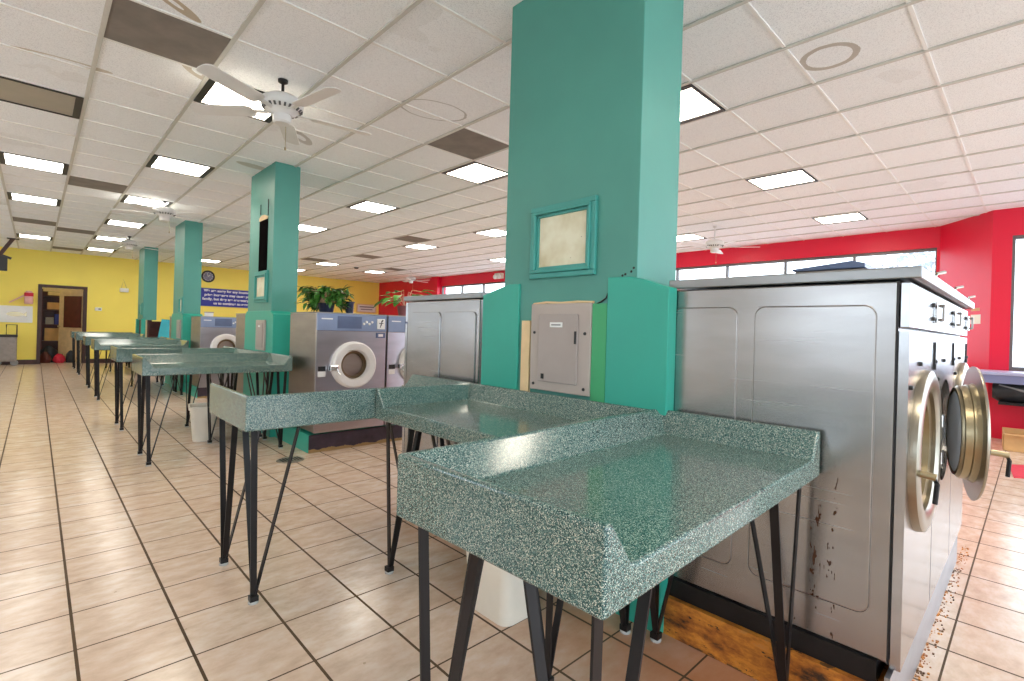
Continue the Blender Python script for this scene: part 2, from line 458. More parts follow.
def window(name, horiz_y0, y1, z0, z1, x, n, fm, sash=.035):
    root = bpy.data.objects.new(name, None); C.objects.link(root); root['kind'] = 'structure'
    bm = new()
    box(bm, x, x+.07, horiz_y0, y1, z0, z0+.05); box(bm, x, x+.07, horiz_y0, y1, z1-.045, z1)
    for i in range(n+1):
        yy = horiz_y0+(y1-horiz_y0)*i/n
        box(bm, x-.01, x+.07, max(horiz_y0, yy-sash/2), min(y1, yy+sash/2), z0, z1)
    o = obj('window_frame', bm, fm, root); o['kind'] = 'structure'
    for i in range(n):
        a = horiz_y0+(y1-horiz_y0)*i/n; b = horiz_y0+(y1-horiz_y0)*(i+1)/n
        o = obj('pane', bx(x+.03, x+.036, a+.012, b-.012, z0+.03, z1-.03), M['glass'], root); o['kind'] = 'structure'
    return root
window('window_1', WY0, WY1, WZ0, WZ1, XR+.04, 12, M['alu'])
window('window_2', -3.8, .24, .9, 2.66, 9.19, 3, M['alu'], .06)
for i in range(7): window('window_%d' % (i+3), -2.4+i*3.2, -1.0+i*3.2, LW0, LW1, -3.16, 2, M['alu'], .05)  # unseen left windows, added to bring fill light into the room
struct('ground_outside', bx(-30, 60, -40, -4.2, -.3, -.14), M['pavement'])
struct('street_outside', bx(XR+.3, 60, -4.2, 60, -.3, -.14), M['pavement'])

# doorway frame, back room
bm = new(); box(bm, DX0-.08, DX0, YB-.03, YB+.17, 0, DZ+.07); box(bm, DX1, DX1+.08, YB-.03, YB+.17, 0, DZ+.07); box(bm, DX0, DX1, YB-.03, YB+.17, DZ, DZ+.07)
struct('trim_2', bm, M['brown_trim'])
bm = new(); box(bm, -.6, 2.2, YB+2.0, YB+2.1, 0, 2.6); box(bm, -.7, -.6, YB+.15, YB+2.1, 0, 2.6); box(bm, 2.2, 2.3, YB+.15, YB+2.1, 0, 2.6)
struct('wall_backroom', bm, M['beige'])
d = bpy.data.objects.new('door_1', None); C.objects.link(d); d['kind'] = 'structure'; d.location = (DX1-.01, YB+.17, 0); d.rotation_euler = (0, 0, math.radians(-55))
o = obj('door_leaf', bx(-.80, 0, 0, .045, .01, DZ-.02), M['beige'], d); o['kind'] = 'structure'
o = obj('door_panel', bx(-.60, -.02, -.03, 0, .98, 1.86), M['maroon'], d); o['kind'] = 'structure'
o = obj('door_handle', lathe(new(), [(0, -.07), (.028, -.06), (.03, -.04), (.012, -.03), (.012, 0)], 'y', 16, (-.74, 0, 1.0)), M['chrome'], d, True); o['kind'] = 'structure'

# ------------------------------------------------------------------ folding tables
TL, TW, ZT, ZB, ZS = 1.205, .605, .917, .765, .832
def tray():
    L, W, t, s = TL, TW, .020, .082; bm = new(); V = lambda *p: bm.verts.new(p)
    b = [V(0,0,ZB), V(L,0,ZB), V(L,W,ZB), V(0,W,ZB)]; T = [V(0,0,ZT), V(L,0,ZT), V(L,W,ZT), V(0,W,ZT)]
    i = [V(t,0,ZT), V(L-t,0,ZT), V(L-t,W-t,ZT), V(t,W-t,ZT)]; f = [V(s,0,ZS), V(L-s,0,ZS), V(L-s,W-s,ZS), V(s,W-s,ZS)]
    F = bm.faces.new
    F((b[0], b[3], b[2], b[1])); F((b[0], b[1], T[1], i[1], f[1], f[0], i[0], T[0]))
    F((b[1], b[2], T[2], T[1])); F((b[2], b[3], T[3], T[2])); F((b[3], b[0], T[0], T[3]))
    F((T[0], i[0], i[3], T[3])); F((T[3], i[3], i[2], T[2])); F((T[2], i[2], i[1], T[1]))
    F((i[0], f[0], f[3], i[3])); F((i[3], f[3], f[2], i[2])); F((i[2], f[2], f[1], i[1]))
    F((f[0], f[1], f[2], f[3]))
    return bm

def make_table():
    t = thing('folding_table', '', 'table', group='speckled laundry folding tables')
    obj('tabletop', tray(), M['terrazzo'], t, bevel=.007, seg=3)
    for sx, sy in ((0, 0), (1, 0), (0, 1), (1, 1)):
        fx, fy = (.07, TL-.07)[sx], (.065, TW-.065)[sy]; dx, dy = (1, -1)[sx], (1, -1)[sy]
        bm = new(); z0, z1 = .028, ZB+.012
        bar(bm, (fx, fy, z0), (fx-.022*dx, fy-.02*dy, z1), (1, 0, 0), .026, .006)
        bar(bm, (fx+.004*dx, fy+.006*dy, z0), (fx-.008*dx, fy+.165*dy, z1), (1, 0, 0), .026, .006)
        bar(bm, (fx+.006*dx, fy+.004*dy, z0), (fx+.18*dx, fy, z1), (0, 1, 0), .026, .006)
        box(bm, fx-.017, fx+.017, fy-.017, fy+.017, .012, .034)
        box(bm, min(fx-.04*dx, fx+.21*dx), max(fx-.04*dx, fx+.21*dx), fy-.018, fy+.018, ZB-.006, ZB+.004)
        lg = obj('leg', bm, M['black_metal'], t)
        obj('glide', lathe(new(), [(0, 0), (.020, 0), (.022, .006), (.014, .014), (0, .014)], 'z', 16, (fx, fy, 0)), M['clear'], lg, True)
    return t
proto = make_table(); used = [False]
def table(x, y, rz, label, sx=1):
    o = proto if not used[0] else copy_tree(proto)
    used[0] = True
    o.location = (x, y, 0); o.rotation_euler = (0, 0, rz); o.scale = (sx, 1, 1); o['label'] = label
OT = (0, 4.62, 9.26, 13.9)
words = [
 ('speckled green folding table nearest the viewer, beside the stainless washer side', 'speckled folding table against the teal boards below the grey breaker panel', 'speckled folding table with tall flat back, its corner over bare tile, nearest of its type'),
 ('speckled folding table, low edge forward, just in front of the cream wastebasket', 'speckled folding table against the pillar with a tall black slot, open side to the aisle', 'speckled folding table with tall flat back, just beyond the cream wastebasket'),
 ('speckled folding table in the third bay, low edge forward, seen past the wastebasket tables', 'speckled folding table in the third bay, pushed against the third teal pillar', 'speckled folding table in the third bay, tall flat back forward'),
 ('speckled folding table in the farthest bay, low edge forward, near the yellow wall', 'speckled folding table in the farthest bay, pushed against the farthest teal pillar', 'small-looking folding table farthest away, in front of the dark doorway')]
for r, O in enumerate(OT):
    if r == 0: table(.655, .462, math.radians(1.4), words[r][0], 1.04)
    else: table(.645, .468+O, 0, words[r][0])
    table(1.236, 2.279+O, -PI/2, words[r][1])                     # long side along the pillar, open towards the aisle
    table(.645+TL, 2.283+O+TW, PI, words[r][2])

# ------------------------------------------------------------------ plinths under the washers
OP = (0, 4.62, 9.20, 13.7)
bm = bx(1.89, 3.78, .30, 3.10, 0, .152); pl = struct('plinth_near', bm, M['rust'])
struct('kick_plate', bx(1.89, 3.78, .286, .30, 0, .20), M['panel_blue_grey'], pl)
struct('plinth_rail', bx(1.915, 3.76, .325, 3.07, .152, .222), M['black_metal'])
def plinth(name, x0, x1, y0, y1):
    bm = bx(x0, x1, y0, y1, 0, .17); p = struct(name, bm, M['teal_board'])
    struct('plinth_face', bx(x0+.004, x1, y0-.012, y0, 0, .17), M['curb_dark'], p)
    struct('plinth_face', bx(x0+.004, x1, y1, y1+.012, 0, .17), M['curb_dark'], p)
plinth('plinth_second', 1.91, 4.25, 4.80, 7.5)
plinth('plinth_third', 1.91, 3.6, 9.35, 12.1)
plinth('plinth_far', 1.91, 3.6, 14.0, 16.6)
# crumbs of rust and dirt along the foot of the near plinth
bm = new()
for i in range(320):
    x = 2.1+random.random()**1.4*2.0; y = .283-random.random()**2*.035; s = random.uniform(.0015, .005)
    box(bm, x-s, x+s, y-s*.7, y+s*.7, 0, s*.8)
o = obj('rust_crumbs', bm, M['rust']); o['kind'] = 'stuff'; tag(o, 'brown rust crumbs along the foot of the near washers', 'debris')

# ------------------------------------------------------------------ washers
def door_tree(parent, cx, cz, r, rh, ring_mat, depth, glass_mat, open_deg=0, rim=.028, gasket=None):
    """round door hung on its right edge; y=0 is the front plane, -y is outwards"""
    hx = cx+r
    ring = lathe(new(), [(rh, 0), (rh, -rim*.55), (rh+.012, -rim*.9), (rh+.03, -rim), (r-.02, -rim), (r-.004, -rim*.75), (r, -.004), (r, 0)], 'y', 64, (cx-hx, 0, cz), close=True)
    d = obj('door', ring, ring_mat, parent, True, loc=(hx, -.024 if open_deg else 0, 0))
    d.rotation_euler = (0, 0, math.radians(open_deg))
    k = lathe(new(), [(rh+.004, -.004), (rh-.004, depth*.2), (rh-.004, depth*.35), (rh-.010, depth*.40), (rh-.010, depth*.8), (rh-.016, depth*.85), (rh-.020, depth), (rh-.035, depth), (rh-.030, 0)], 'y', 64, (cx-hx, 0, cz), close=True)
    obj('door_gasket', k, gasket or M['bronze'], d, True)
    g = lathe(new(), [(rh-.028, depth*.92), (rh*.8, depth*1.0), (rh*.5, depth*1.08), (rh*.22, depth*1.12), (0, depth*1.13)], 'y', 48, (cx-hx, 0, cz))
    go = obj('door_glass', g, glass_mat, d, True)
    sm = go.modifiers.new('solid', 'SOLIDIFY'); sm.thickness = .006
    return d, hx

def washer_tall(loc, rot, label, w=.612, d=.80, open_deg=0, side=True):
    zt = 1.19                                  # height above the base rail
    t = thing('washing_machine', label, 'washing machine', loc, rot, 'tall stainless front-loading washers')
    obj('body', bx(0, w-.006, .030, d, 0, zt), M['steel_drip'], t, bevel=.006)
    cx, cz, r, rh = w/2, .630, .278, .204
    obj('front_panel', plate_hole(new(), .002, w-.008, -.01, 1.035, cx, cz, rh+.012, 0, .026), M['steel_front'], t)
    obj('control_panel', bx(.002, w-.008, 0, .026, 1.045, zt-.004), M['steel_front'], t, bevel=.003)
    obj('top_cap', bx(-.010 if side else .002, w-.002 if side else w-.004, -.027, d+.005, zt+.006, zt+.042), M['steel_cap'], t, bevel=.004)
    obj('drum', lathe(new(), [(rh+.012, .026), (rh+.02, .12), (rh+.02, .40), (0, .42)], 'y', 48, (cx, 0, cz)), M['drum'], t, True)
    if side:
        for y0, y1, z0, z1 in ((.085, .455, .13, 1.115), (.52, d-.02, .13, 1.115)):
            bm = prism(new(), rrect(y0, y1, z0, z1, .035), 'x', -.0035, .002)
            sp = obj('side_panel', bm, M['steel_drip'], t, bevel=.003, seg=2)
            q = rrect(y0, y1, z0, z1, .035); q.append(q[0]); obj('panel_groove', tube(new(), [(.0, a, b) for a, b in q], .0028, 6), M['steel_dark'], sp)
        obj('side_seam', bx(-.0015, .001, .028, .0335, 0, zt), M['black'], t)
    dr, hx = door_tree(t, cx, cz, r, rh, M['ring_steel'], .058, M['pale_glass'], open_deg, rim=.013 if open_deg else .028)
    bm = tube(new(), [(cx-hx-r*.88, -.015, cz-.035), (cx-hx-r*.88, -.04, cz-.037), (cx-hx-r*.88, -.066, cz-.04)], .011, 10)
    h = obj('door_handle', bm, M['bronze'], dr, True)
    obj('latch_lever', tube(new(), [(cx-hx-r*.88, -.058, cz-.04), (cx-hx-r*.88, -.068, cz-.06), (cx-hx-r*.88, -.064, cz-.12)], .007, 8), M['black_metal'], dr, True)
    bm = new(); box(bm, -.03, .02, -.03, .0, cz-.09, cz-.04); box(bm, -.03, .02, -.03, .0, cz+.05, cz+.10)
    obj('hinge', bm, M['chrome'], dr, bevel=.004)
    # coin slide, slots and locks near the right edge
    x = w-.075
    bm = new(); box(bm, x-.03, x+.03, -.012, 0, 1.075, 1.155); obj('coin_plate', bm, M['chrome'], t, bevel=.003)
    bm = new(); box(bm, x-.018, x+.018, -.030, -.012, 1.135, 1.147); box(bm, x-.018, x-.008, -.030, -.022, 1.085, 1.147); box(bm, x-.018, x+.018, -.025, -.012, 1.082, 1.094)
    obj('coin_slide', bm, M['steel_dark'], t, bevel=.003)
    bm = new(); box(bm, x-.004, x+.004, -.006, 0, .92, 1.005); box(bm, x-.010, x+.010, -.008, 0, .90, .922)
    obj('key_slot', bm, M['black'], t)
    for px, pz in ((x-.075, 1.14), (x-.075, 1.09), (.03, .86), (.20, .93), (w-.05, .93)):
        obj('screw', lathe(new(), [(0, -.010), (.007, -.008), (.008, 0)], 'y', 10, (px, 0, pz)), M['black'], t, True)
    bm = new(); tube(bm, [(.36, -.02, zt+.042), (.36, -.02, zt+.055), (.39, -.04, zt+.062)], .006, 8)
    obj('soap_lid_lever', bm, M['chrome'], t, True)
    obj('soap_lid', bx(.22, .44, .0, .22, zt+.042, zt+.052), M['steel_cap'], t, bevel=.003)
    return t

XA, YA, ZM = 1.93, .268, .222
A_l = ['nearest stainless washer, its large brushed side panel facing the tables', 'stainless washer with its round door swung ajar', 'stainless washer at the far right end of the near row']
for i in range(3):
    washer_tall((XA+.612*i, YA, ZM), 0, A_l[i], open_deg=(0, 13, 0)[i], side=(i == 0))
B_l = ['stainless washer behind the near teal pillar, its panelled side facing the tables', 'middle stainless washer of the row behind the near teal pillar', 'end stainless washer of the row behind the near teal pillar']
for i in range(3):
    o = washer_tall((XA+.612*(i+1), 3.165, ZM), PI, B_l[i], d=.84, side=False)
    if i == 0:
        for y0, y1 in ((.085, .44), (.475, .81)):
            obj('side_panel', prism(new(), rrect(y0, y1, .13, 1.115, .035), 'x', .604, .6145), M['steel'], o, bevel=.003)

def washer_small(loc, rot, label, w=.745, d=.69, front=None, side_mat=None, coin=True):
    zt = 1.145
    front = front or M['lavender']
    t = thing('washing_machine', label, 'washing machine', loc, rot, 'grey front-loading washers with blue control panels')
    obj('body', bx(0, w-.012, .022, d, 0, zt), side_mat or M['steel_tan'], t, bevel=.006)
    cx, cz, r, rh = w/2+.002, .645, .232, .140
    obj('front_panel', plate_hole(new(), .002, w-.014, .0, .975, cx, cz, rh+.012, 0, .02), front, t)
    obj('top_cap', bx(-.004, w-.008, -.006, d, zt+.002, zt+.012), M['steel_cap'], t, bevel=.003)
    cp = obj('control_panel', bx(.002, w-.014, -.006, .02, .980, zt), M['panel_blue'], t, bevel=.003)
    obj('display_strip', bx(.20, .45, -.010, -.006, 1.005, 1.125), M['panel_blue_dark'], cp)
    bm = new()
    for k in range(4): lathe(bm, [(0, -.016), (.012, -.014), (.013, -.006)], 'y', 12, (.475+.03*k, 0, 1.055+.02*(k % 2)))
    obj('button', bm, M['white'], cp, True)
    obj('brand_strip', bx(.04, .15, -.008, -.006, 1.088, 1.100), M['white'], cp)
    obj('drum', lathe(new(), [(rh+.012, .02), (rh+.03, .12), (rh+.03, .40), (0, .42)], 'y', 48, (cx, 0, cz)), M['drum'], t, True)
    dr, hx = door_tree(t, cx, cz, r, rh, M['ring_white'], .08, M['dark_glass'], 0, rim=.06, gasket=M['bronze_dark'])
    bm = new(); box(bm, -2*r-.03, -2*r+.05, -.075, -.02, cz-.05, cz+.0); tube(bm, [(-2*r+.03, -.06, cz-.01), (-2*r+.06, -.085, cz-.09)], .010, 8)
    obj('door_handle', bm, M['chrome'], dr, bevel=.004)
    if coin:
        c = obj('coin_plate', bx(w-.125, w-.035, -.014, 0, 1.005, 1.112), M['white'], t, bevel=.004)
        bm = new()    # dark curved coin-chute mark
        tube(bm, [(w-.062, -.016, 1.10), (w-.075, -.016, 1.085), (w-.082, -.016, 1.05), (w-.092, -.016, 1.025)], .007, 6); tube(bm, [(w-.105, -.016, 1.066), (w-.058, -.016, 1.066)], .004, 6)
        obj('coin_chute', bm, M['black'], c)
        c = obj('price_plate', bx(w-.13, w-.03, -.010, 0, .915, .968), M['panel_blue_dark'], t)
        obj('price_label', bx(w-.108, w-.055, -.012, -.010, .928, .955), M['white'], c)
    s = obj('sticker', bx(.022, .095, -.003, 0, .535, .585), M['white'], t)
    obj('warning_label', bx(.022, .095, -.003, 0, .590, .635), M['black'], s)
    return t
R2 = [('grey washer with round white door beside the second teal pillar, plant on top', 1.93), ('grey washer right of the one with the plant, half hidden by the nearer row', 1.93+.751), ('grey washer at the end of the second row, hidden behind the near row', 1.93+1.502)]
for l, x in R2: washer_small((x, 4.72, .20), 0, l)
for i, l in enumerate(['tan-sided washer backing onto the second teal pillar', 'washer beyond the tan-sided one behind the second teal pillar']):
    washer_small((1.93+.745*(i+1), 7.42, .20), PI, l, side_mat=M['steel_tan'])
for i, l in enumerate(['lavender grey washer with dark round door in the third bay, below the blue sign', 'second lavender grey washer in the third bay, half behind the second pillar']):
    washer_small((1.93+.751*i, 9.33, .17), 0, l)
washer_small((1.93+.745, 12.0, .17), PI, 'washer backing onto the third teal pillar')

# ------------------------------------------------------------------ pillars
def pillar(O, label, near=False, far=False):
    p = thing('pillar', label, 'pillar', (1.87, 1.196+O, 0), 0, 'teal pillars down the middle of the room')
    obj('shaft', bx(0, .335 if near else .272, 0, .845, 1.25 if far else 0, ZC), M['teal'], p, bevel=.004)
    def board(y0, pts, x0=-.012, x1=.055):
        obj('cover_board', prism(new(), pts, 'x', x0, x1), M['teal_board'], p, bevel=.004)
    if near:
        board(0, [(-.160, 0), (.145, 0), (.145, 1.477), (.03, 1.474), (-.03, 1.462), (-.10, 1.437), (-.160, 1.42)])
        board(0, [(.715, 0), (1.012, 0), (1.012, 1.425), (.93, 1.445), (.86, 1.462), (.80, 1.477), (.715, 1.477)])
        obj('green_strip', bx(-.012, .004, .145, .225, 0, 1.36), M['green_strip'], p)
        obj('wood_strip', bx(-.014, .004, .625, .685, .3, 1.28), M['beige'], p)
        bm = new(); pts = [(-.002, .215, 1.358), (-.003, .185, 1.368), (-.002, .157, 1.385), (-.003, .150, 1.402), (-.002, .128, 1.425)]
        tube(bm, pts, .004, 5); obj('plaster_crack', bm, M['black'], p)
        bm = new()
        for y, z in ((.03, 1.497), (.06, 1.487), (.018, 1.512), (.075, 1.482)): lathe(bm, [(0, -.003), (.005, -.002), (.006, .001)], 'x', 7, (0, y, z))
        obj('chipped_paint', bm, M['black'], p)
    elif not far:
        bm = prism(new(), [(-.10, 0), (.90, 0), (.90, 1.33), (.845, 1.375), (.0, 1.375), (-.05, 1.345), (-.10, 1.335)], 'x', -.012, .30)
        obj('cover_box', bm, M['teal_board'], p, bevel=.005)
    else:
        for y0, y1 in ((-.06, .06), (.79, .90)):
            obj('cover_board', bx(-.03, .05, y0, y1, 0, 1.27), M['teal_board'], p, bevel=.004)
        obj('bare_post', bx(.02, .10, .06, .30, 0, 1.25), M['beige'], p)
        obj('bare_post', bx(.03, .25, .50, .79, 0, 1.25), M['maroon'], p)
    return p
pillar(0, 'large teal pillar at the near end of the room, with framed panel and breaker box', near=True)
pillar(OP[1]+.0, 'second teal pillar, with the tall black slot cut in it')
pillar(OP[2], 'third teal pillar, just left of the round wall clock')
pillar(OP[3], 'farthest teal pillar, with an open gutted base', far=True)

def frame(y0, y1, z0, z1, label, fw, x=1.87):
    t = thing('picture_frame', label, 'frame', (x, (y0+y1)/2, z0), 0, 'small framed panels on the pillars')
    W, Hh = (y1-y0)/2, z1-z0
    # stepped moulding: three nested frames
    def fr(o, i, x0, x1):
        bm = new(); a, b = W-o, W-i
        box(bm, x0, x1, -a, a, o, i); box(bm, x0, x1, -a, a, Hh-i, Hh-o); box(bm, x0, x1, -a, -b, i, Hh-i); box(bm, x0, x1, b, a, i, Hh-i); return bm
    f = obj('frame_moulding', fr(0, fw*.45, -.020, .0), M['teal_frame'], t, bevel=.004)
    obj('frame_step', fr(fw*.45, fw*.75, -.030, .0), M['teal_frame'], f, bevel=.004)
    obj('frame_lip', fr(fw*.75, fw, -.016, .0), M['teal_frame'], f, bevel=.003)
    obj('backing_panel', bx(-.008, 0, -W+fw*.9, W-fw*.9, fw*.9, Hh-fw*.9), M['cream_panel'], t)
    return t
frame(1.413, 1.832, 1.495, 1.862, 'teal moulded frame round a stained cream panel on the near pillar', .058)
frame(5.93, 6.38, 1.47, 1.83, 'teal moulded frame below the black slot on the second pillar', .07)
frame(10.32, 10.62, 1.36, 1.67, 'small teal frame low on the third pillar', .05)
frame(14.95, 15.25, 1.36, 1.67, 'small teal frame low on the farthest pillar', .05)

t = thing('breaker_panel', 'taupe metal breaker panel set between the teal boards of the near pillar', 'electrical panel', (1.87, 1.615, .93))
obj('panel_box', bx(-.020, 0, -.192, .192, 0, .435), M['panel_grey'], t, bevel=.004)
dd = obj('panel_door', bx(-.030, -.020, -.122, .130, .045, .382), M['panel_door'], t, bevel=.004)
obj('name_plate', bx(-.033, -.030, -.03, .05, .318, .342), M['white'], dd)
obj('name_plate_print', bx(-.034, -.033, -.02, .04, .326, .333), M['grey_text'], dd)
obj('latch', bx(-.036, -.030, -.118, -.108, .24, .30), M['black'], dd)
obj('knockout', bx(-.0325, -.030, .085, .103, .060, .085), M['black'], dd)
for y, z in ((-.16, .29), (.165, .29), (-.16, .03), (.165, .03)): obj('screw', lathe(new(), [(0, -.026), (.007, -.024), (.008, -.02)], 'x', 10, (0, y, z)), M['black'], t, True)
bm = new(); pts = [(-.004, -.195, .438), (-.006, -.10, .442), (-.006, .0, .438), (-.005, .10, .443), (-.005, .19, .436)]
tube(bm, pts, .006, 6); obj('torn_caulk', bm, M['beige'], t)

t = thing('breaker_panel', 'narrow tan metal panel on the boxed base of the second pillar', 'electrical panel', (1.858, 6.08, .93))
obj('panel_box', bx(-.020, 0, -.15, .15, 0, .34), M['panel_grey'], t, bevel=.004)
dd = obj('panel_door', bx(-.028, -.020, -.11, .11, .03, .31), M['panel_door'], t, bevel=.004); obj('name_plate', bx(-.031, -.028, -.03, .03, .26, .28), M['white'], dd)
t = thing('breaker_panel', 'narrow tan metal panel on the boxed base of the third pillar', 'electrical panel', (1.858, 10.55, .93))
obj('panel_box', bx(-.020, 0, -.15, .15, 0, .33), M['panel_grey'], t, bevel=.004)
obj('panel_door', bx(-.028, -.020, -.11, .11, .03, .30), M['panel_door'], t, bevel=.004)
# slot on the second pillar: a black sheet stands in for its shade
t = thing('wall_recess', 'tall slot in the face of the second teal pillar, its dark inside painted as a black sheet', 'recess', (1.87, 6.13, 1.83))
obj('slot_shade', bx(-.004, 0, -.13, .16, 0, .60), M['void'], t)
obj('torn_edge', prism(new(), [(-.13, .585), (.16, .585), (.16, .62), (.08, .645), (-.02, .64), (-.13, .61)], 'x', -.010, 0), M['beige'], t)
bm = new(); tube(bm, [(-.004, -.13, .62), (-.004, -.13, .80)], .005, 5); tube(bm, [(-.004, .13, .66), (-.004, .13, .78)], .005, 5)
obj('hanging_wire', bm, M['black'], t)

# far bay: gutted base with a leaning turquoise board
t = thing('leaning_board', 'turquoise board leaning on the gutted base of the farthest pillar', 'board', (2.25, 14.75, .17))
o = obj('board_panel', prism(new(), [(-.20, 0), (.18, 0), (.30, 1.10), (0, 1.12)], 'y', -.012, .012), M['turquoise'], t, bevel=.004); o.rotation_euler = (math.radians(-8), 0, 0)
obj('board_edge', bx(-.20, .18, -.02, .0, 0, .03), M['turquoise'], t)
t = thing('shelf_unit', 'dark open shelf unit behind the leaning turquoise board', 'shelf', (2.0, 15.05, .17))
bm = new(); box(bm, .0, 1.2, .3, .33, 0, 1.05); box(bm, 0, .03, 0, .33, 0, 1.05); box(bm, 1.17, 1.2, 0, .33, 0, 1.05); obj('carcass', bm, M['maroon'], t)
for z in (.3, .65, 1.02): obj('shelf', bx(.03, 1.17, 0, .3, z, z+.03), M['maroon'], t)

# ------------------------------------------------------------------ wastebaskets, drain
def bin_(x, y, rz, label, h=.40):
    t = thing('wastebasket', label, 'wastebasket', (x, y, 0), rz, 'cream plastic wastebaskets')
    bm = new(); L = []
    for z, a, b in ((0, .125, .085), (.02, .130, .090), (h-.03, .160, .118), (h-.03, .172, .130), (h, .172, .130), (h, .160, .118), (.03, .122, .082)):
        L.append([bm.verts.new((px, py, z)) for px, py in rrect(-a, a, -b, b, .045, 5)])
    n = len(L[0])
    for A, B in zip(L, L[1:]):
        for i in range(n): bm.faces.new((A[i], A[(i+1) % n], B[(i+1) % n], B[i]))
    bm.faces.new(L[0]); bm.faces.new(L[-1])
    obj('bin_body', bm, M['bin'], t, True)
    bm = prism(new(), rrect(-.150, .150, -.108, .108, .04), 'z', h-.12, h-.11); obj('bin_liner', bm, M['grey_case'], t)
    return t
bin_(1.50, 1.605, math.radians(90), 'cream wastebasket under the near folding tables', .46)
bin_(1.29, 6.02, math.radians(80), 'cream wastebasket standing behind the second bay table', .36)
t = thing('floor_drain', 'round metal drain cover set in the tiled floor', 'drain', (1.696, 4.651, 0))
obj('drain_cover', lathe(new(), [(0, .007), (.10, .007), (.115, .004), (.118, 0)], 'z', 36), M['drain'], t, True)
bm = new()
for i in range(-3, 4): box(bm, i*.026-.006, i*.026+.006, -.06, .06, .006, .0085)
obj('drain_slot', bm, M['black'], t)

# ------------------------------------------------------------------ ceiling fittings
def cell(k, l): return .868+.606*(k+.5), 1.1068+.606*(l+.5)
def ceiling_light(k, l, label, mat):
    x, y = cell(k, l)
    t = thing('ceiling_light', label, 'ceiling light', (x, y, ZC), 0, 'square ceiling lights')
    bm = new(); a = .288; fx, fy = .048, .016
    box(bm, -a, -a+fx, -a, a, -.016, .004); box(bm, a-fx, a, -a, a, -.016, .004); box(bm, -a+fx, a-fx, -a, -a+fy, -.016, .004); box(bm, -a+fx, a-fx, a-fy, a, -.016, .004)
    obj('light_frame', bm, M['light_frame'], t)
    obj('diffuser', bx(-a+fx, a-fx, -a+fy, a-fy, -.008, .002), mat, t)
    return t
W_, K_ = M['light_on'], M['light_cool']
lights = [(0,5,W_,'warm square ceiling light beside the nearest ceiling fan'),(0,9,W_,'warm square ceiling light above the second pillar, on the aisle side'),(0,13,K_,'ceiling light half behind the second ceiling fan'),(0,17,K_,'ceiling light just beyond the second ceiling fan'),(0,21,K_,'ceiling light beyond the third ceiling fan'),(0,25,K_,'ceiling light nearest the yellow wall above the aisle'),
 (-2,11,K_,'bright ceiling light in the leftmost row, next after the unlit one'),(-2,15,K_,'bright ceiling light in the leftmost row, third from the near end'),(-2,23,K_,'farthest ceiling light of the leftmost row, above the doorway wall'),
 (4,1,W_,'square ceiling light just right of the near pillar'),(4,5,W_,'warm ceiling light just left of the near pillar, beside a dark tile'),(4,9,K_,'ceiling light above the plant on the washer'),(4,13,K_,'ceiling light right of the second pillar'),
 (8,1,W_,'ceiling light over the near washers, in front of the red wall'),(8,5,K_,'ceiling light hidden behind the near pillar'),(8,9,K_,'ceiling light at the left edge of the near pillar, high over the far row'),(8,13,K_,'ceiling light touching a dark tile, above the middle washers'),(8,21,K_,'faint ceiling light near the far yellow wall, right of the plant'),
 (12,1,W_,'ceiling light nearest the red corner'),(12,5,W_,'ceiling light behind the right-hand ceiling fan'),(11,22,K_,'faint ceiling light close to the far red wall'),(4,17,K_,'ceiling light hidden behind the second pillar'),(12,13,K_,'ceiling light near the far end of the red wall windows'),(8,25,K_,'ceiling light over the far yellow wall'),(4,25,K_,'ceiling light above the blue notice'),(12,9,K_,'ceiling light near the red wall, hidden by the near pillar'),
 (0,-3,W_,'ceiling light behind the viewer'),(4,-3,W_,'ceiling light behind the near washers, towards the street'),(-4,1,W_,'ceiling light far left of the near aisle'),(-4,5,K_,'ceiling light far left of the second bay'),(-4,9,K_,'ceiling light far left of the third bay'),(8,-3,W_,'ceiling light above the counter, towards the street')]
for k, l, m, lb in lights: ceiling_light(k, l, lb, m)
ceiling_light(-2, 7, 'unlit grey ceiling light with dark frame at the left edge', M['light_off'])
def dark_tile(k, l, label):
    x, y = cell(k, l)
    t = tag(obj('ceiling_panel', bx(-.290, .290, -.290, .290, -.006, .002), M['dark_tile'], loc=(x, y, ZC)), label, 'ceiling panel', 'dark grey ceiling panels')
for k, l, lb in ((-1,4,'dark dirty ceiling panel nearest the viewer, upper left'),(3,4,'dark ceiling panel just left of the near pillar'),(-1,12,'dark ceiling panel in the aisle, second from near'),(-2,19,'dark ceiling panel in the leftmost row, past the bright lights'),(-1,20,'dark ceiling panel in the aisle, close to the far wall'),(-1,26,'dark ceiling panel touching the yellow wall'),
                 (7,12,'dark ceiling panel beside a lit panel above the middle washers'),(8,17,'grey ceiling panel high over the plant'),(11,20,'grey ceiling panel above the hanging fan near the red wall'),(7,20,'grey ceiling panel near the far wall, right of the second pillar')): dark_tile(k, l, lb)

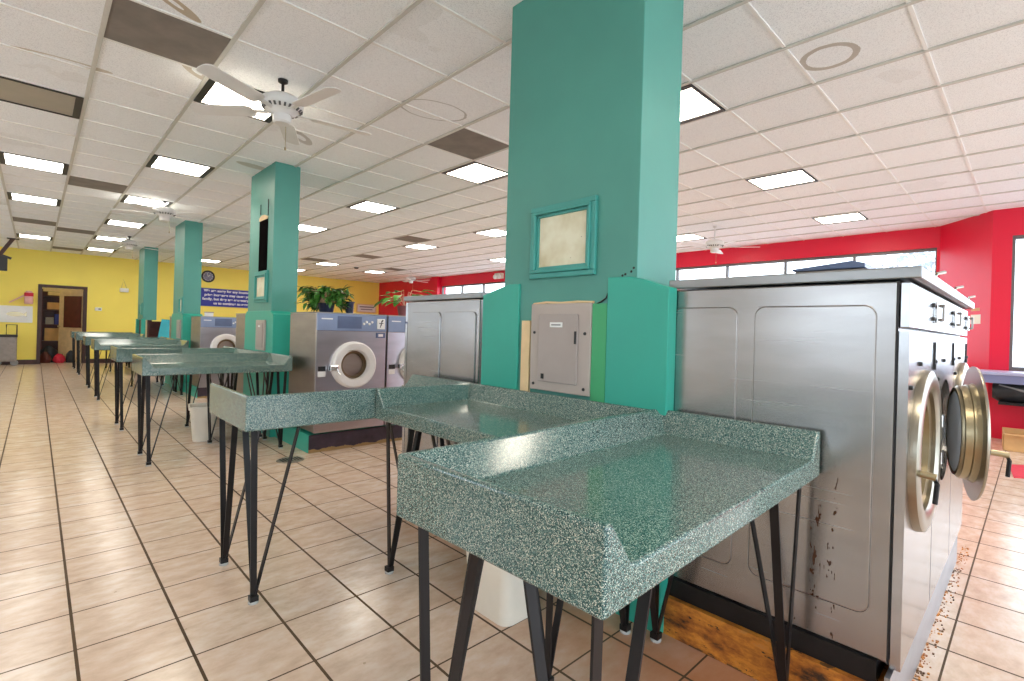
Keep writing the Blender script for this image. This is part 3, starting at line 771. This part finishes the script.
def fan(x, y, zb, label, blades=5, rod=None, ang=0, r=.66):
    t = thing('ceiling_fan', label, 'ceiling fan', (x, y, ZC), ang, 'white ceiling fans')
    top = zb+.16-ZC; b = zb-ZC
    bm = lathe(new(), [(0, 0), (.035, -.002), (.034, -.02), (.010, -.035), (.010, top)], 'z', 20); obj('down_rod', bm, M['black_metal'] if rod is None else M['fan'], t, True)
    bm = lathe(new(), [(.02, top+.01), (.10, top-.005), (.138, top-.03), (.146, top-.06), (.140, top-.088), (.11, top-.112), (.075, b+.03), (.07, b+.02), (0, b+.02)], 'z', 48)
    mo = obj('motor_housing', bm, M['fan'], t, True)
    bm = new()
    for i in range(24):
        a = 2*PI*i/24; ca, sa = math.cos(a), math.sin(a)
        bar(bm, (.138*ca, .138*sa, top-.092), (.118*ca, .118*sa, top-.111), (-sa, ca, 0), .014, .006)
    obj('vent_slot', bm, M['fan_dark'], mo)
    bm = lathe(new(), [(.062, b+.03), (.062, b-.03), (.05, b-.042), (0, b-.044)], 'z', 32); obj('switch_housing', bm, M['fan'], t, True)
    for i in range(blades):
        a = 2*PI*i/blades; bl = new()
        pts = rrect(.20, r, -.062, .062, .045, 4); prism(bl, pts, 'z', -.003, .003)
        bar(bl, (.08, 0, 0), (.24, 0, 0), (0, 1, 0), .035, .006)
        o = obj('blade', bl, M['fan'], t); o.location = (0, 0, b+.045); o.rotation_euler = (math.radians(11), 0, a)
    bm = tube(new(), [(.055, -.02, b-.02), (.06, -.02, b-.20)], .0025, 6); lathe(bm, [(0, b-.215), (.007, b-.208), (.006, b-.19), (0, b-.188)], 'z', 10, (.06, -.02, 0)); obj('pull_chain', bm, M['bronze'], t)
    return t
fan(1.275, 3.855, 2.735, 'white ceiling fan nearest the viewer, its pull chain hanging left of the pillars', ang=1.12)
fan(1.36, 9.02, 2.76, 'white ceiling fan in front of the third pillar', ang=.2)
fan(1.415, 13.4, 2.77, 'small-looking white ceiling fan in front of the farthest pillar', ang=.4)
fan(7.88, 3.618, 2.63, 'white ceiling fan on a long rod in front of the red wall windows', rod=1, ang=.3, r=.68)
fan(8.42, 13.5, 2.68, 'white ceiling fan above the trailing plant, by the far red wall', rod=1, ang=.1)
t = thing('smoke_detector', 'tiny dark detector on the ceiling near the red wall', 'detector', (6.9, 14.1, ZC))
obj('detector_body', lathe(new(), [(.07, 0), (.07, -.02), (.05, -.05), (0, -.055)], 'z', 20), M['black'], t, True); obj('detector_base', lathe(new(), [(.085, 0), (.085, -.012), (0, -.012)], 'z', 20), M['fan'], t)

# ------------------------------------------------------------------ plants
def leaf(bm, p, d, L, w, mi=0):
    d = d.normalized(); side = d.cross(Vector((0, 0, 1)))
    if side.length < .05: side = Vector((1, 0, 0))
    side.normalize(); up = side.cross(d); rows = []
    for s, ww, dr in ((0, .05, 0), (.3, 1, .03), (.65, .8, -.02), (1, .02, -.16)):
        c = p+d*L*s+up*dr*L; rows.append([bm.verts.new(c-side*w*ww/2+up*.10*w*ww), bm.verts.new(c), bm.verts.new(c+side*w*ww/2+up*.10*w*ww)])
    for A, B in zip(rows, rows[1:]):
        for i in range(2): bm.faces.new((A[i], A[i+1], B[i+1], B[i]))
t = thing('potted_plant', 'bushy green plant in a dark pot standing on the grey washer', 'plant', (2.17, 5.08, 1.357))
obj('pot', lathe(new(), [(0, 0), (.06, 0), (.07, .02), (.08, .09), (.086, .10), (.074, .10), (.066, .085), (0, .085)], 'z', 32), M['navy_pot'], t, True)
bm = new(); st = new(); rnd = random.Random(3)
for i in range(90):
    a = rnd.uniform(0, 2*PI); el = rnd.uniform(-.45, 1.12); R = rnd.uniform(.10, .24)
    tip = Vector((math.cos(a)*R*1.05, math.sin(a)*R, .10+.16*el)); s0 = Vector((math.cos(a)*.03, math.sin(a)*.03, .10))
    mid = (s0+tip)/2+Vector((0, 0, .06)); tube(st, [s0, mid, tip], .0025, 4)
    for j in range(6):
        f = rnd.uniform(.35, 1.05); q = s0.lerp(tip, f)+Vector((0, 0, .06*math.sin(PI*min(f, 1))))
        dd = Vector((math.cos(a)+rnd.uniform(-.9, .9), math.sin(a)+rnd.uniform(-.9, .9), rnd.uniform(-.9, .35)))
        q.z = max(q.z, .075); leaf(bm, q, dd, rnd.uniform(.07, .12), rnd.uniform(.034, .052))
obj('foliage', bm, M['leaf'], t); obj('stems', st, M['stem'], t)
t = thing('plant_pot', 'small navy blue pot beside the bushy plant on the washer', 'pot', (2.385, 5.0, 1.357))
obj('pot_body', lathe(new(), [(0, 0), (.036, 0), (.042, .11), (.046, .12), (.040, .12), (.036, .1), (0, .1)], 'z', 28), M['navy_pot'], t, True)
obj('pot_rim', lathe(new(), [(.044, .115), (.050, .118), (.050, .128), (.042, .128)], 'z', 28, close=True), M['navy_pot'], t, True)
t = thing('potted_plant', 'trailing plant with a few broad leaves seen above the washer behind the pillar', 'plant', (3.05, 5.0, 1.357))
obj('pot', lathe(new(), [(0, 0), (.07, 0), (.09, .11), (.095, .12), (.08, .12), (.075, .1), (0, .1)], 'z', 28), M['pink_pot'], t, True)
bm = new(); st = new()
for i in range(16):
    a = rnd.uniform(0, 2*PI); R = rnd.uniform(.10, .26); z = rnd.uniform(.15, .30)
    q = Vector((math.cos(a)*R, math.sin(a)*R, z)); tube(st, [(0, 0, .1), (q.x*.4, q.y*.4, z+.02), q], .0025, 5)
    leaf(bm, q, Vector((math.cos(a), math.sin(a), rnd.uniform(-.5, .2))), rnd.uniform(.13, .18), .10)
obj('foliage', bm, M['leaf_light'], t); obj('stems', st, M['stem'], t)

# ------------------------------------------------------------------ things on the back wall
t = thing('wall_sign', 'navy blue notice with white lettering on the yellow wall', 'sign', (4.74, YB, 1.755))
obj('sign_board', bx(-1.0, 1.0, -.02, 0, 0, .575), M['navy'], t)
for i, s in enumerate(('We are sorry for any inconvenience our', 'price increases may cause you and your', 'family, but they are necessary in order for', 'us to continue to serve you.')):
    text(s, .112, M['rug_text'], t, (.02, -.0215, .465-.132*i), (PI/2, 0, 0), bold=.003)
t = thing('wall_clock', 'round wall clock with dark rim above the blue notice', 'clock', (3.95, YB, 2.70))
obj('clock_rim', lathe(new(), [(.145, 0), (.185, 0), (.19, -.02), (.18, -.045), (.155, -.045), (.145, -.02)], 'y', 48, close=True), M['black'], t, True)
obj('clock_face', lathe(new(), [(0, -.015), (.147, -.015), (.147, 0)], 'y', 48), M['clock_face'], t)
bm = new(); bar(bm, (0, -.02, 0), (.06, -.02, .05), (0, 0, 1), .014, .003); bar(bm, (0, -.02, 0), (-.03, -.02, .12), (1, 0, 0), .010, .003); obj('clock_hand', bm, M['white'], t)
bm = new()
for i in range(12):
    a = PI*i/6; bar(bm, (.115*math.sin(a), -.018, .115*math.cos(a)), (.138*math.sin(a), -.018, .138*math.cos(a)), (math.cos(a), 0, -math.sin(a)), .016, .003)
obj('hour_mark', bm, M['white'], t)
t = thing('thermostat', 'small white thermostat on the yellow wall right of the doorway', 'thermostat', (1.28, YB, 1.52))
obj('thermostat_body', bx(-.075, .075, -.03, 0, -.045, .045), M['white'], t, bevel=.006); obj('thermostat_display', bx(.0, .055, -.033, -.03, -.02, .02), M['grey_text'], t)
t = thing('wall_lamp', 'small white wall fixture hanging from a wire on the yellow wall', 'lamp', (1.84, YB, 2.10))
obj('fixture_box', bx(-.10, .10, -.09, 0, -.06, .05), M['white'], t, bevel=.01); obj('wire', tube(new(), [(-.06, -.02, .05), (-.02, -.01, .30), (.06, -.02, .05)], .005, 6), M['grey_text'], t)
t = thing('wall_sign', 'white notice board with a yellowish emblem left of the doorway', 'sign', (-.38, YB, 1.09))
obj('sign_board', bx(-.34, .33, -.025, 0, 0, .43), M['white'], t)
bm = new(); prism(bm, [(.16*math.cos(a)*1.0, .215+.06*math.sin(a)) for a in [2*PI*i/20 for i in range(20)]], 'y', -.030, -.025); prism(bm, [(.14, .215), (.22, .29), (.22, .15)], 'y', -.029, -.025); obj('emblem', bm, M['bronze'], t)
t = thing('dispenser', 'pink and white dispenser with a slanted arm above the white notice', 'dispenser', (-.13, YB, 1.58))
obj('dispenser_body', lathe(new(), [(0, 0), (.08, .0), (.085, .03), (.085, .28), (.05, .34), (0, .35)], 'z', 24, (0, -.09, 0)), M['pink'], t, True); obj('dispenser_arm', bx(-.02, .02, -.03, 0, 0, .2), M['grey_text'], t)
obj('red_band', lathe(new(), [(.087, .20), (.089, .20), (.089, .29), (.087, .29)], 'z', 24, (0, -.09, 0), close=True), M['mat_red'], t)
bm = bar(new(), (-.06, -.05, .24), (-.36, -.05, .02), (0, 1, 0), .05, .03); obj('slanted_arm', bm, M['pink'], t)
t = thing('luggage_cart', 'grey wheeled laundry cart with black handle by the yellow wall', 'cart', (-.50, YB-.35, 0))
obj('cart_body', bx(-.22, .18, -.14, .14, .10, .74), M['grey_case'], t, bevel=.03); bm = tube(new(), [(-.02, .1, .7), (-.02, .1, 1.03), (.17, .1, 1.03), (.17, .1, .7)], .014, 8); obj('cart_handle', bm, M['black'], t)
obj('cart_trim', bx(-.23, .19, -.15, .15, .72, .78), M['black'], t, bevel=.01)
for x in (-.16, .14): obj('wheel', lathe(new(), [(0, -.025), (.07, -.025), (.075, 0), (.07, .025), (0, .025)], 'y', 24, (x, -.1, .075)), M['grey_text'], t, True)
t = thing('tv_mount', 'dark television bracket hanging from the ceiling at the left edge', 'bracket', (-.42, 16.2, ZC))
bm = bar(new(), (.02, 0, 0), (-.20, 0, -.42), (0, 1, 0), .06, .07); obj('bracket_arm', bm, M['brown_trim'], t); bm = bx(-.08, .12, -.08, .08, -.015, 0); obj('ceiling_plate', bm, M['black'], t)
o = obj('television', bx(-.75, -.06, -.05, .05, -.75, -.42), M['black'], t, bevel=.01); o.rotation_euler = (math.radians(0), math.radians(0), 0)
obj('bracket_hook', bar(new(), (-.16, 0, -.40), (.0, 0, -.46), (0, 1, 0), .05, .05), M['black'], t)
t = thing('framed_notice', 'cream framed notice on the yellow wall, right above the plant washer', 'notice', (9.42, YB, 1.80))
obj('notice_board', bx(-.42, .42, -.02, 0, 0, .34), M['beige'], t); obj('white_sheet', bx(-.37, .37, -.025, -.02, .04, .30), M['white'], t)
bm = new(); box(bm, -.3, .3, -.027, -.025, .20, .25); box(bm, -.25, .25, -.027, -.025, .11, .15); obj('notice_print', bm, M['grey_text'], t)
t = thing('emergency_light', 'small cream emergency light high on the red wall above the windows', 'light', (XR, 11.05, 2.78))
obj('lamp_housing', bx(-.10, 0, -.16, .16, 0, .16), M['bin'], t, bevel=.01)
for y in (-.09, .09): obj('lamp_head', lathe(new(), [(0, -.17), (.06, -.16), (.07, -.12), (.03, -.09)], 'x', 20, (0, y, .05)), M['white'], t, True)

# back room contents
t = thing('storage_shelf', 'dark wooden storage shelf inside the back room doorway', 'shelf', (.12, YB+1.2, 0))
bm = new(); box(bm, 0, .03, 0, .4, 0, 2.05); box(bm, .52, .55, 0, .4, 0, 2.05); obj('upright', bm, M['maroon'], t); obj('back_panel', bx(.03, .52, .39, .40, 0, 2.0), M['maroon'], t)
for z in (.55, 1.02, 1.45, 1.85): obj('shelf', bx(.03, .52, 0, .4, z, z+.03), M['maroon'], t)
def sbox(x, y, z, a, b, h, m, name, label, cat, rz=0):
    o = obj(name, bx(-a/2, a/2, -b/2, b/2, 0, h), m, bevel=.01, loc=(x, y, z)); o.rotation_euler = (0, 0, rz); tag(o, label, cat); return o
sbox(.40, YB+1.38, .58, .40, .28, .36, M['cardboard'], 'cardboard_box', 'tan cardboard box on the lower shelf of the back room', 'box')
sbox(.30, YB+1.38, 1.05, .18, .2, .20, M['grey_case'], 'storage_bag', 'grey bundle on the middle shelf of the back room', 'bag')
sbox(.50, YB+1.38, 1.05, .20, .2, .30, M['navy'], 'storage_bag', 'navy bundle on the middle shelf of the back room', 'bag')
sbox(.42, YB+1.38, 1.48, .36, .25, .20, M['orange_tan'], 'storage_box', 'tan box on the upper shelf of the back room', 'box')
sbox(.40, YB+1.38, 1.88, .30, .25, .10, M['beige'], 'storage_box', 'flat cream box on the top shelf of the back room', 'box')
def bag(x, y, z, a, h, m, label):
    bm = lathe(new(), [(0, 0), (a*.8, 0), (a, h*.3), (a*.85, h*.7), (a*.35, h*.92), (a*.2, h), (0, h)], 'z', 18)
    r2 = random.Random(int(x*100))
    for v in bm.verts: v.co.x += r2.uniform(-.02, .02); v.co.y += r2.uniform(-.02, .02)
    o = obj('rubbish_bag', bm, m, smooth=True, loc=(x, y, z)); tag(o, label, 'bag'); return o
bag(.30, YB+.8, 0, .20, .45, M['bag'], 'black bag on the floor just inside the doorway'); bag(.70, YB+.80, 0, .18, .38, M['bag'], 'black bag on the floor in the middle of the doorway'); bag(.22, YB+.45, 0, .13, .30, M['maroon'], 'dark red bag on the floor at the left side of the doorway'); bag(.74, YB+.45, 0, .11, .34, M['bag'], 'black bag nearest the door leaf inside the doorway'); bag(.50, YB+.42, 0, .12, .25, M['mat_red'], 'small red bag on the floor inside the doorway')

# ------------------------------------------------------------------ right-hand corner
t = thing('counter_table', 'lavender laminate counter along the red wall at the right edge', 'counter', (8.85, -.35, 0))
obj('counter_top', bx(-.35, .30, -1.2, .92, .86, .90), M['counter'], t, bevel=.006); obj('counter_apron', bx(-.33, .28, -1.18, .90, .76, .86), M['counter_edge'], t)
for y in (-1.1, -.30): obj('leg', bx(.15, .20, y, y+.05, 0, .76), M['black_metal'], t)
obj('lower_shelf', bx(-.30, .28, -1.15, .66, .50, .53), M['black_metal'], t)
bm = new()
lathe(bm, [(0, -.42), (.09, -.42), (.13, -.36), (.135, 0), (.13, .36), (.09, .42), (0, .42)], 'y', 20, (0, 0, .125))
t = thing('duffel_bag', 'black duffel bag lying under the lavender counter', 'bag', (8.72, -.05, .53))
obj('bag_body', bm, M['bag'], t, True)
bm = new()
for y in (-.15, .15): tube(bm, [(-.10, y, .17), (-.02, y, .235), (.07, y*.8, .20), (.1, y*.9, .17)], .012, 6)
obj('bag_handle', bm, M['black'], t, True); obj('bag_strap', tube(new(), [(-.09, -.36, .2), (-.15, 0, .12), (-.09, .36, .2)], .016, 6), M['grey_text'], t, True)
t = thing('cardboard_box', 'open tan cardboard box on the floor by the red wall', 'box', (8.52, -.06, 0), .05)
bm = new(); a, b, h = .30, .32, .20
box(bm, -a, a, -b, b, 0, .008); box(bm, -a, -a+.01, -b, b, 0, h); box(bm, a-.01, a, -b, b, 0, h); box(bm, -a, a, -b, -b+.01, 0, h); box(bm, -a, a, b-.01, b, 0, h)
obj('box_body', bm, M['cardboard'], t); obj('box_flap', bx(-a-.07, -a, -b, b, h-.012, h), M['cardboard'], t)
o = obj('floor_mat', prism(new(), [(6.58, .12), (7.25, .17), (7.8, -.5), (7.0, -.6)], 'z', 0, .008), M['mat_red']); tag(o, 'red floor mat at the right edge of the tiles', 'mat')
t = thing('pay_phone', 'cream wall box with black handset on the red corner wall', 'phone', (9.36, .587, 1.50), math.radians(38))
obj('wall_box', bx(-.10, .10, -.09, 0, 0, .15), M['bin'], t, bevel=.012); obj('tray_tan', bx(-.09, .10, -.14, -.0, .17, .25), M['orange_tan'], t, bevel=.02)
bm = new()
for i in range(7):
    a = i*.9; tube(bm, [(0, -.10, .31), (.16*math.cos(a), -.10-.08*abs(math.sin(a*2)), .31+.08*math.sin(a))], .016, 6)
obj('cord_bundle', bm, M['black'], t)
t = thing('wall_reflection', 'painted window reflection, a tall narrow white strip on the red corner wall above the wall box', 'notice', (9.30, .535, 1.80), math.radians(38))  # white strip stands in for a window reflection on the glossy red paint
obj('white_sheet', bx(-.035, .035, -.012, 0, 0, .48), M['white'], t); obj('reflection_backing', bx(-.04, .04, -.008, 0, -.005, .485), M['bin'], t)
# folded lid lying on the near washers
t = thing('supply_box', 'dark grey flat box lying on top of the near washers', 'box', (2.70, .655, 1.465))
obj('box_body', bx(-.13, .13, -.135, .135, 0, .075), M['steel_dark'], t, bevel=.006)
obj('box_lid', prism(new(), [(-.14, .075), (.145, .075), (.145, .085), (-.09, .108), (-.14, .095)], 'x', -.135, .135), M['panel_blue_dark'], t, bevel=.003)
t = thing('paper_box', 'small white box on top of the third bay washer', 'box', (2.09, 9.55, 1.327))
obj('box_body', bx(-.055, .055, -.05, .05, 0, .06), M['white'], t, bevel=.005); obj('box_lid', bx(-.06, .06, -.055, .055, .06, .078), M['panel_grey'], t)

# ------------------------------------------------------------------ outside the windows
t = thing('tree', 'leafy tree outside the right-hand window', 'tree', (15.5, 1.9, -.14))
obj('trunk', tube(new(), [(0, 0, 0), (.05, 0, 1.2), (0, .05, 2.4)], [.14, .10, .07], 10), M['maroon'], t, True)
bm = new(); r3 = random.Random(5)
for i in range(900):
    a = r3.uniform(0, 2*PI); u = r3.uniform(-1, 1); R = 1.25*(r3.random()**.4); s = math.sqrt(1-u*u)
    leaf(bm, Vector((R*s*math.cos(a), R*s*math.sin(a), 3.0+R*u*.9)), Vector((r3.uniform(-1, 1), r3.uniform(-1, 1), r3.uniform(-1, .5))), .22, .11)
obj('crown', bm, M['overexposed_leaf'], t)

# ------------------------------------------------------------------ light
w = bpy.data.worlds.new('world'); bpy.context.scene.world = w; w.use_nodes = True
bg = w.node_tree.nodes['Background']; bg.inputs[0].default_value = (.76, .88, 1.0, 1); bg.inputs[1].default_value = 3.4

# ------------------------------------------------------------------ camera
cam = bpy.data.cameras.new('camera'); co = bpy.data.objects.new('camera', cam); C.objects.link(co)
yaw, roll = math.radians(43.7744), math.radians(1.6525)
fw = Vector((math.sin(yaw), math.cos(yaw), 0)); rt = Vector((math.cos(yaw), -math.sin(yaw), 0)); up = Vector((0, 0, 1))
r2 = rt*math.cos(roll)+up*math.sin(roll); u2 = up*math.cos(roll)-rt*math.sin(roll)
co.matrix_world = Matrix(((r2.x, u2.x, -fw.x, 0), (r2.y, u2.y, -fw.y, 0), (r2.z, u2.z, -fw.z, H), (0, 0, 0, 1)))
cam.sensor_fit = 'HORIZONTAL'; cam.sensor_width = 36; cam.lens = 500.25*36/1024
cam.shift_x = (512-514.25)/1024; cam.shift_y = (331.75-340.5)/1024
cam.clip_start = .05; cam.clip_end = 200
sc = bpy.context.scene; sc.camera = co
vs = sc.view_settings; vs.view_transform = 'Standard'; vs.look = 'None'; vs.exposure = .6; vs.gamma = 1; vs.use_curve_mapping = False
